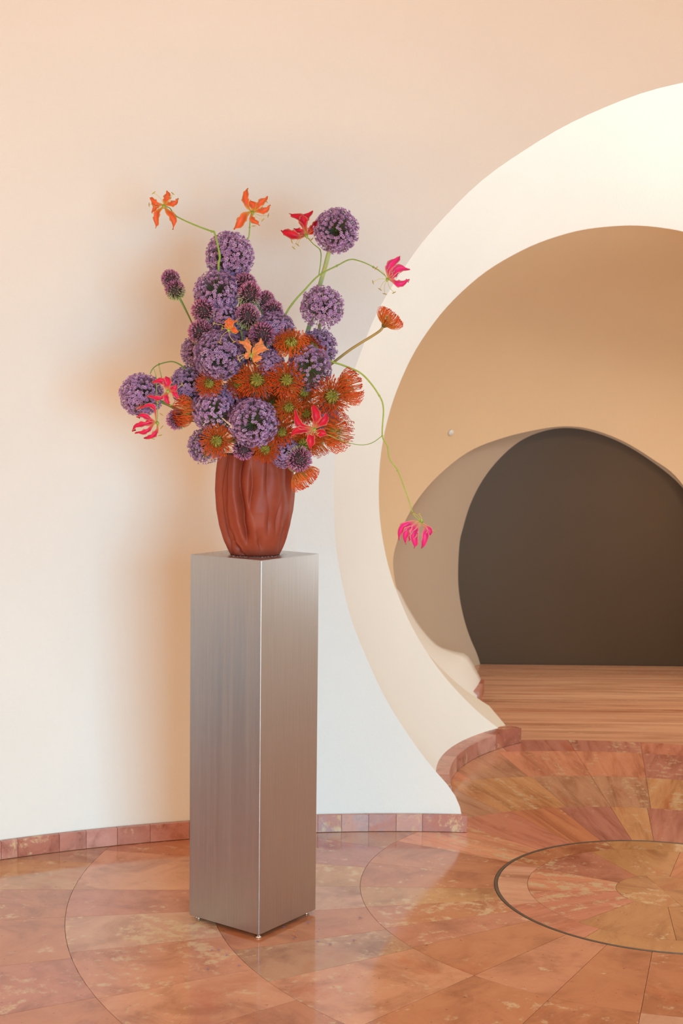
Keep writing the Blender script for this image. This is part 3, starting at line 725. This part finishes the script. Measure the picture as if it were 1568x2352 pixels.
DRUMS = [
 ('magenta drumstick allium bud on a stray stem at far upper left', 381, 652, 19, 0.06, 0, (-0.4, -0.25, 1), 1.1, [(386, 672, 0.05), (402, 692, 0.05), (418, 722, 0.05), (434, 755, 0.05), (480, 850, 0.03)]),
 ('greenish drumstick allium bud just below the stray magenta bud', 391, 675, 20, 0.075, 1, (-0.35, 0.3, 0.95), 1.0, [(398, 690, 0.07), (418, 724, 0.06), (434, 755, 0.05), (480, 850, 0.02)]),
 ('magenta drumstick allium tucked right beside the second globe from the top', 550, 660, 24, 0.07, 0, (0.2, -0.6, 0.9), 1.0, None),
 ('drumstick allium with green base below the one beside the second globe', 562, 682, 24, 0.10, 1, (0.25, -0.25, 1), 1.1, None),
 ('magenta drumstick allium at the left under the second globe', 457, 721, 24, 0.13, 0, (-0.3, -0.7, 0.7), 1.0, None),
 ('pale drumstick allium right above the small orange lily', 559, 732, 25, 0.14, 1, (0.1, -0.4, 1), 1.0, None),
 ('dark drumstick allium at the right shoulder of the upper cluster', 599, 697, 19, 0.08, 0, (0.1, -0.4, 1), 1.15, None),
 ('dark drumstick allium lowest of the pair at the right shoulder', 614, 717, 22, 0.09, 1, (0.4, -0.6, 0.8), 1.0, None),
 ('drumstick allium between the salmon lily and the topmost protea', 593, 774, 26, 0.19, 0, None, 1.0, None),
 ('magenta drumstick allium at the left edge above the large mid globe', 452, 770, 25, 0.15, 0, (-0.4, -0.6, 0.7), 1.0, None),
 ('dark drumstick allium jutting left beneath the left orange protea', 402, 972, 21, 0.12, 0, (-0.8, -0.6, 0.1), 1.0, None),
 ('plum drumstick allium hanging at the vase rim under the low front globe', 556, 1036, 22, 0.20, 1, (-0.1, -0.8, -0.6), 1.0, None),
 ('plum drumstick allium hanging at the right vase rim above the drooping protea', 684, 1056, 26, 0.20, 0, (0.4, -0.8, -0.5), 1.0, None),
]
for lb, x, y, r_, d, v, f, sq, via in DRUMS:
    bloom('drum', 'drumstick_allium', lb, 'flower', GD, x, y, r_*1.12, d, v, f, sq, via, (0.20, 0.26, 0.06), (0.0022, 0.003))
PROTEAS = [
 ('orange protea topmost of the central group, facing up', 660, 797, 40, 0.19, 0, (0.05, -0.85, 0.55), None),
 ('large orange protea with yellow eye in the centre of the bouquet', 583, 879, 46, 0.22, 0, (0.05, -1, 0.12), None),
 ('orange protea half hidden left of the large central protea', 545, 887, 34, 0.18, 1, (-0.3, -0.9, 0.1), None),
 ('orange protea with yellow eye right of the large central protea', 652, 876, 42, 0.23, 1, (0.0, -1, 0.05), None),
 ('small orange protea with brown eye left of centre, above the greenish globe', 476, 890, 32, 0.21, 1, (-0.1, -0.95, 0.2), None),
 ('big orange protea with green eye at the right edge of the bouquet', 754, 912, 46, 0.20, 0, (0.15, -1, 0.05), None),
 ('orange protea turned away at the far right behind the green eyed one', 782, 893, 42, 0.14, 2, (0.95, -0.45, 0.25), None),
 ('orange protea low at the left above the vase rim', 496, 1019, 39, 0.22, 0, (-0.1, -1, 0.0), None),
 ('orange protea turned left at the left edge beside the green stem', 432, 952, 36, 0.16, 2, (-0.85, -0.65, 0.0), None),
 ('orange protea left above the deep pink lily', 657, 942, 34, 0.22, 1, (0.1, -1, 0.25), None),
 ('small green eyed orange protea behind the deep pink lily', 698, 953, 30, 0.20, 1, (0.05, -1, 0.1), None),
 ('green eyed orange protea right of the low front globe', 644, 996, 32, 0.21, 0, (0.0, -1, 0.1), None),
 ('orange protea at the lower right beside the deep pink lily', 757, 992, 44, 0.16, 2, (0.75, -0.75, -0.1), None),
 ('orange protea with yellow eye hanging over the vase rim in front', 607, 1033, 33, 0.21, 0, (-0.05, -0.95, -0.3), None),
 ('orange protea below the deep pink lily', 692, 1016, 38, 0.15, 1, (0.1, -0.9, -0.4), None),
 ('orange protea drooping lowest, down the right side of the vase', 687, 1088, 36, 0.17, 2, (0.65, -0.35, -0.75), None),
 ('single orange protea held out on a woody stem at upper right', 876, 741, 33, 0.08, 2, (0.60, -0.25, 0.75), [(858, 762, 0.08), (800, 800, 0.07), (752, 838, 0.06), (690, 890, 0.03)]),
 ('orange protea between the right globe and the big green eyed protea', 690, 903, 34, 0.17, 1, (0.2, -0.9, 0.1), None),
 ('orange protea behind the topmost central protea', 705, 805, 34, 0.12, 0, (0.5, -0.7, 0.5), None),
 ('shadowed orange protea between central and right proteas', 622, 935, 36, 0.14, 0, (0.0, -1, 0.1), None),
 ('orange protea under the lower right pair near the vase', 727, 1010, 34, 0.12, 2, (0.5, -0.7, -0.5), None),
]
for lb, x, y, r_, d, v, f, via in PROTEAS:
    bloom('protea', 'pincushion_protea', lb, 'flower', GP, x, y, r_*1.07, d, v, f, 1.0, via, (0.36, 0.24, 0.08) if via else (0.24, 0.27, 0.08), (0.0042, 0.0045))

# ------------------------------------------------------------------ flame lilies on vines
PINK = ((0.78, 0.015, 0.10), (0.80, 0.48, 0.16)); HOT = ((0.84, 0.03, 0.22), (0.82, 0.60, 0.25)); ORANGE = ((0.85, 0.15, 0.045), (0.82, 0.55, 0.12)); SALM = ((0.85, 0.27, 0.10), (0.82, 0.50, 0.12)); CRIM = ((0.68, 0.008, 0.04), (0.75, 0.35, 0.18))
def petal_mesh(s, tip, w, bend, dep, colr, curl):
    """ribbon from (0,0) to tip (pixels at this depth), bowed sideways and towards the camera, with wavy pale edges"""
    main, edge = colr; n = 14; T = Vector((tip[0], tip[1])); L = T.length; t_ = T/L; p_ = Vector((-t_.y, t_.x)); mb = MB(); ph = random.uniform(0, 6.28)
    rows = []
    for i in range(n+1):
        t = i/n; c2 = T*t + p_*((bend*1.25*math.sin(math.pi*t) + 0.045*math.sin(2*math.pi*t + ph))*L); zz = dep*(t**1.4) + 0.18*L*math.sin(math.pi*t)*curl
        wd_ = w*0.52*(0.15 + 1.0*math.sin(math.pi*t**1.15)**1.1)*(1 if t < 0.86 else max(0.10, (1-t)/0.14))
        for k in range(7):
            u = (k-3)/3; wav = (0.9*math.sin(t*19 + ph + (1.6 if u > 0 else 0)) + 0.5*math.sin(t*33 + ph))*abs(u)**2*min(1, t*2.5)*1.7
            q = c2 + p_*(u*(wd_ + wav*0.8)); z2 = zz + (abs(u)**1.5)*wd_*0.45*curl + wav*0.8
            rows.append(Vector((q.x*s, -z2*s, -q.y*s)))
            ed = 1.0 if abs(u) > 0.9 else 0.0; bs = max(0, 1 - t/0.36)
            m = max(ed*0.55, bs*0.9); g = bs*bs*0.5
            c_ = tuple(a + (b-a)*m for a, b in zip(main, edge)); c_ = tuple(a + (b-a)*g for a, b in zip(c_, (0.45, 0.50, 0.06)))
            mb.c.append(tuple(min(1, x*(0.92 + 0.16*math.sin(t*7+k))) for x in c_))
    mb.v = [tuple(p) for p in rows]
    for i in range(n):
        for k in range(6): mb.f.append((i*7+k, i*7+k+1, (i+1)*7+k+1, (i+1)*7+k))
    me = mb.mesh('petal')
    bm = bmesh.new(); bm.from_mesh(me); bmesh.ops.solidify(bm, geom=bm.faces[:], thickness=0.0009); bm.to_mesh(me); bm.free()
    me.polygons.foreach_set('use_smooth', [True]*len(me.polygons))
    return me
def lily(root, o, px, py, d, colr, petals, stamens, ov=(0, 6), curl=1.0):
    Y = Y0 - d; c = at(px, py, Y); s = Y/F_PX
    mb = MB(); q = Vector((ov[0]*s, -2*s, ov[1]*s*-1))
    tube(mb, [-q*0.4, Vector((0, 0, 0)), q*0.5, q*1.2], [0.0022, 0.0055, 0.0050, 0.0015], 8, [(0.22, 0.32, 0.05), (0.20, 0.30, 0.04), (0.28, 0.36, 0.06), (0.4, 0.45, 0.1)])
    fl = link('flower', mb.mesh('flower'), M_STEM, root, c - o)
    for p in petals:
        tx, ty, w, bend, dep = p[:5]; cc = p[5] if len(p) > 5 else colr
        link('petal', petal_mesh(s, (tx, ty), w, bend, dep, cc, curl), M_PETAL, fl)
    for tx, ty, dep in stamens:
        mb = MB(); T = Vector((tx*s, -dep*s, -ty*s)); pv = Vector((-ty*s, 0, -tx*s))*0.12
        P = catmull([Vector((0, 0, 0)), T*0.5 + pv, T], 6); tube(mb, P, 0.0008, 5, [(0.62, 0.52, 0.14)]*len(P))
        dv = Vector((T.z, 0, -T.x)).normalized()*0.007
        tube(mb, [T - dv, T, T + dv], [0.0008, 0.0019, 0.0008], 5, [(0.45, 0.32, 0.06)]*3)
        link('stamen', mb.mesh('stamen'), M_STEM, fl)
    return c
def vine(root, o, name, pts, r0, r1, to_vase=True, col=(0.25, 0.36, 0.06)):
    P = [at(x, y, Y0 - d) - o for x, y, d in pts]
    if to_vase: SI[0] += 1; e = VASE_IN[SI[0] % 60]; P += [MOUTH + Vector(((e.x-VX)*0.9, (e.y-VY)*0.9, 0)) - o, e - o]
    Q = catmull(P, 6); n = len(Q); mb = MB(); tube(mb, Q, [r0 + (r1-r0)*i/(n-1) for i in range(n)], 7, [jit(col, 0.08) for _ in Q])
    for x, y, d in pts[2:-1:3]:   # swollen nodes
        c = at(x, y, Y0 - d) - o; tube(mb, [c + Vector((0, 0, 0.004)), c, c - Vector((0, 0, 0.004))], [0.0006, max(r0, r1)*1.25, 0.0006], 7, col)
    return link(name, mb.mesh(name), M_STEM, root)
def spray(label, px, py, d):
    o = at(px, py, Y0 - d); return tag(link('flame_lily', None, None, None, o), label, 'flower', 'flame lilies in the bouquet'), o
random.seed(9)
r_, o = spray('orange flame lily reaching out at the upper left on a bent green stem', 361, 482, 0.08)
lily(r_, o, 361, 481, 0.08, ORANGE, [(8,-33,13,0.1,4),(-32,-16,12,-0.1,3),(-26,19,10,0.2,3),(-19,52,12,0.06,6),(22,55,13,-0.12,6),(34,-15,11,0.12,3)], [(-22,-27,8),(-32,0,10),(21,-26,8),(-17,16,9),(14,-18,8)])
vine(r_, o, 'stem', [(363,483,0.078),(375,487,0.08),(386,502,0.08),(408,514,0.085),(440,527,0.09),(472,538,0.10),(478,540,0.10),(485,563,0.105),(492,596,0.106),(490,620,0.10),(500,700,0.06)], 0.0016, 0.0042)
r_, o = spray('orange flame lily standing above the topmost allium globe', 565, 490, 0.05)
lily(r_, o, 565, 491, 0.05, ORANGE, [(-9,-53,13,-0.2,3),(33,-36,12,0.05,4),(41,-14,12,0.12,5),(-41,42,17,0.05,6),(17,31,11,0.2,5),(-5,-26,16,0.1,2)], [(31,-23,8),(36,9,8),(24,19,9),(3,33,9)], (1, 7))
vine(r_, o, 'stem', [(563,494,0.05),(560,503,0.05),(559,527,0.045),(557,550,0.045),(547,569,0.04),(540,640,0.0)], 0.0014, 0.003)
r_, o = spray('vine with two pink flame lilies at upper right, one beside the tall allium globe', 878, 639, 0.10)
lily(r_, o, 689, 541, 0.06, CRIM, [(-38,-48,16,0.16,3),(-57,-11,17,-0.14,3),(-17,4,9,0.1,2),(13,-54,18,-0.16,3),(30,-45,15,0.12,-3),(-29,-13,10,0.05,-4),(20,-20,14,0.05,0)], [(-32,17,6),(-28,31,8),(-19,24,9),(13,11,5)], (2, 8))
lily(r_, o, 878, 639, 0.10, HOT, [(27,-53,16,-0.10,3),(20,-27,14,-0.14,7),(50,-24,16,-0.12,4),(50,2,13,0.14,4),(26,-12,13,-0.1,7)], [(-33,8,8),(-17,24,7),(-6,34,8),(15,31,8),(-26,-24,5)], (-1, 5))
st = vine(r_, o, 'stem', [(876,637,0.10),(870,629,0.10),(845,612,0.10),(817,600,0.10),(791,596,0.10),(761,611,0.105),(720,634,0.11),(689,667,0.11),(661,700,0.11),(642,736,0.11),(620,820,0.06)], 0.0012, 0.0038)
vine(r_, o, 'side_stem', [(690,545,0.06),(706,562,0.05),(722,576,0.05),(724,600,0.08),(720,634,0.11)], 0.0014, 0.0018, False)
r_, o = spray('small orange and yellow flame lily among the alliums left of centre', 516, 763, 0.26)
lily(r_, o, 516, 764, 0.26, ORANGE, [(0,-28,17,0.1,6),(19,-22,10,-0.15,5),(22,6,12,-0.15,7),(-8,-14,10,0.1,7)], [(-33,-14,9),(-20,29,10),(14,27,10),(-14,-3,12)], (0, 3))
vine(r_, o, 'stem', [(517,766,0.255),(530,772,0.22),(548,790,0.16)], 0.0015, 0.003)
r_, o = spray('salmon flame lily in the centre above the large protea', 569, 820, 0.27)
lily(r_, o, 569, 819, 0.27, SALM, [(-28,-32,10,0.1,5),(-8,-39,13,-0.1,4),(23,-38,13,0.1,5),(41,-12,15,-0.1,5),(26,10,14,0.1,8),(-17,2,13,-0.1,8)], [(-26,14,9),(15,26,10),(-30,6,8)], (0, 6))
vine(r_, o, 'stem', [(569,822,0.265),(572,832,0.22),(580,850,0.15)], 0.0015, 0.003)
r_, o = spray('arching vine with two pink flame lilies hanging in front of the left allium globe', 380, 905, 0.17)
lily(r_, o, 380, 906, 0.17, PINK, [(-5,-33,17,0.05,3),(21,-14,13,0.12,4),(27,19,11,-0.1,5),(0,34,11,0.05,6),(-47,13,9,-0.18,4),(-37,-20,13,0.22,5)], [(33,-15,8),(-23,28,9),(8,33,10),(33,20,9)], (0, 5))
lily(r_, o, 356, 980, 0.17, PINK, [(-47,-31,9,0.35,5),(-46,-14,10,0.1,8),(-57,20,10,0.10,4),(-49,27,9,-0.06,7),(-31,35,10,-0.28,5),(-30,2,12,0.05,10)], [(11,-19,5),(8,29,6),(-9,37,6),(12,10,8)], (4, 3))
vine(r_, o, 'stem', [(338,868,0.16),(344,856,0.16),(358,846,0.16),(385,839,0.155),(403,844,0.15),(417,854,0.14),(450,880,0.10)], 0.0014, 0.0028, True, (0.12, 0.20, 0.04))
vine(r_, o, 'side_stem', [(379,902,0.165),(370,892,0.165),(362,867,0.16),(357,846,0.16)], 0.0011, 0.0013, False)
vine(r_, o, 'side_stem', [(356,978,0.168),(357,958,0.165),(354,915,0.165),(352,877,0.16),(346,857,0.16)], 0.0011, 0.0013, False)
r_, o = spray('looping vine at right with one deep pink lily on proteas and one hanging', 718, 987, 0.29)
lily(r_, o, 718, 987, 0.29, CRIM, [(-48,-43,15,-0.16,5),(0,-59,18,0.03,4),(28,-38,17,0.08,4),(-55,18,15,0.12,5),(-6,46,17,0.12,7),(29,10,17,0.12,6)], [(8,10,8),(-8,12,9)], (0, 4))
lily(r_, o, 968, 1194, 0.10, HOT, [(-50,46,15,0.26,3),(-36,53,17,0.18,6),(-17,62,18,0.10,8),(-2,62,14,-0.16,5),(-27,46,18,0.10,10),(6,44,12,-0.26,3)], [(32,21,5),(-20,-20,5),(14,22,4),(-24,2,4),(-6,-18,5)], (0, -6))
vine(r_, o, 'stem', [(966,1192,0.10),(955,1184,0.10),(947,1173,0.10),(942,1157,0.10),(929,1122,0.10),(911,1078,0.10),(892,1052,0.105),(886,1022,0.105),(874,999,0.11),(875.5,946,0.115),(873,924,0.12),(865,907,0.12),(845,879,0.13),(821,856,0.135),(794,844,0.14),(763,834,0.145),(738,832,0.145),(690,870,0.08)], 0.0013, 0.0034, True, (0.36, 0.46, 0.07))
vine(r_, o, 'side_stem', [(720,989,0.285),(753,1001,0.27),(784,1013,0.24),(822,1021,0.19),(850,1016,0.14),(874,999,0.11)], 0.0010, 0.0013, False, (0.28, 0.36, 0.08))

# ------------------------------------------------------------------ fallen bits and grains
random.seed(3)
def fallen(px, py, lab, col):
    p = onz(px, py); mb = MB(); a0 = random.uniform(0, 6.28)
    for k in range(6):
        a = a0 + k*math.pi/3; e = Vector((math.cos(a), math.sin(a), 0)); s = Vector((-e.y, e.x, 0)); L = 0.006
        mb.add([Vector((0, 0, 0.001)), e*L*0.5 + s*L*0.2 + Vector((0, 0, 0.002)), e*L + Vector((0, 0, 0.0035)), e*L*0.5 - s*L*0.2 + Vector((0, 0, 0.002))], [(0, 1, 2), (0, 2, 3)], [col, col, tuple(min(1, x*1.3) for x in col), col])
    tube(mb, [(0, 0, 0.0003), (0.004, 0.002, 0.0012), (0.009, 0.003, 0.0006)], 0.0004, 4, (0.3, 0.3, 0.1))
    tag(link('fallen_floret', mb.mesh('floret', False), M_FLOR, None, (p.x, p.y, 0.0006)), lab, 'petal', 'fallen allium florets on the floor')
for (px, py), lab in zip([(727,2122),(696,2158),(750,2165),(779,2170),(508,2190),(524,2189),(542,2201),(500,2234),(571,2224),(846,2108),(833,2160),(672,2133)],
    ['fallen purple floret under the right rear foot of the pedestal', 'fallen purple floret right of the pedestal front corner', 'fallen purple floret on the ochre tile nearest the pedestal', 'fallen purple floret at the right end of the ochre tile', 'fallen purple floret left of the close pair on the plum tile', 'fallen purple floret right of the close pair on the plum tile', 'fallen purple floret just below the close pair on the plum tile', 'fallen purple floret furthest forward on the plum tile', 'fallen purple floret by the tile joint below the pedestal corner', 'fallen purple floret in the pale wall reflection right of the pedestal', 'fallen purple floret beyond the ochre tile towards the medallion', 'fallen pale floret under the right edge of the pedestal']):
    fallen(px, py, lab, (0.33, 0.20, 0.45))
for (a, b), lab in zip([((680,2139),(701,2141)), ((690,2150),(703,2155))], ['fallen orange thread lying straight right of the pedestal', 'fallen curled red thread right of the pedestal']):
    p, q = onz(*a), onz(*b); mb = MB(); pts = catmull([Vector((0, 0, 0.0012)), (q-p)*0.5 + Vector((0, 0.003, 0.002)), (q-p) + Vector((0, 0, 0.0012))], 5)
    tube(mb, pts, [0.0009]*(len(pts)-2) + [0.0018, 0.0014], 5, [(0.75, 0.30, 0.08)]*len(pts)); tag(link('fallen_style', mb.mesh('style'), M_PROT, None, (p.x, p.y, 0)), lab, 'petal', 'fallen protea threads on the floor')
mb = MB()
for i in range(170):
    if i < 90: a = random.uniform(-2.6, 0.4); rr = random.uniform(0.09, 0.105); x, y = VX + rr*math.cos(a), VY + rr*math.sin(a)
    else: q = PF + DL*PS*random.uniform(0.35, 0.95) + DR*PS*random.uniform(0.1, 0.6); x, y = q.x, q.y
    lx = (Vector((x, y, 0)) - PF); 
    if not (0.01 < lx.dot(DL) < PS-0.01 and 0.01 < lx.dot(DR) < PS-0.01): continue
    if math.hypot(x-VX, y-VY) < 0.086: continue
    s = random.uniform(0.0005, 0.0011); c_ = random.choice([(0.7, 0.66, 0.6), (0.25, 0.14, 0.08), (0.5, 0.42, 0.35)])
    mb.add([(x-s, y-s, PH), (x+s, y-s, PH), (x+s, y+s, PH), (x-s, y+s, PH), (x, y, PH+s*1.6)], [(0, 1, 4), (1, 2, 4), (2, 3, 4), (3, 0, 4)], c_)
tag(link('grit', mb.mesh('grit', False), M_STEM), 'scatter of tiny grains on the pedestal top around the vase', 'grit', kind='stuff')
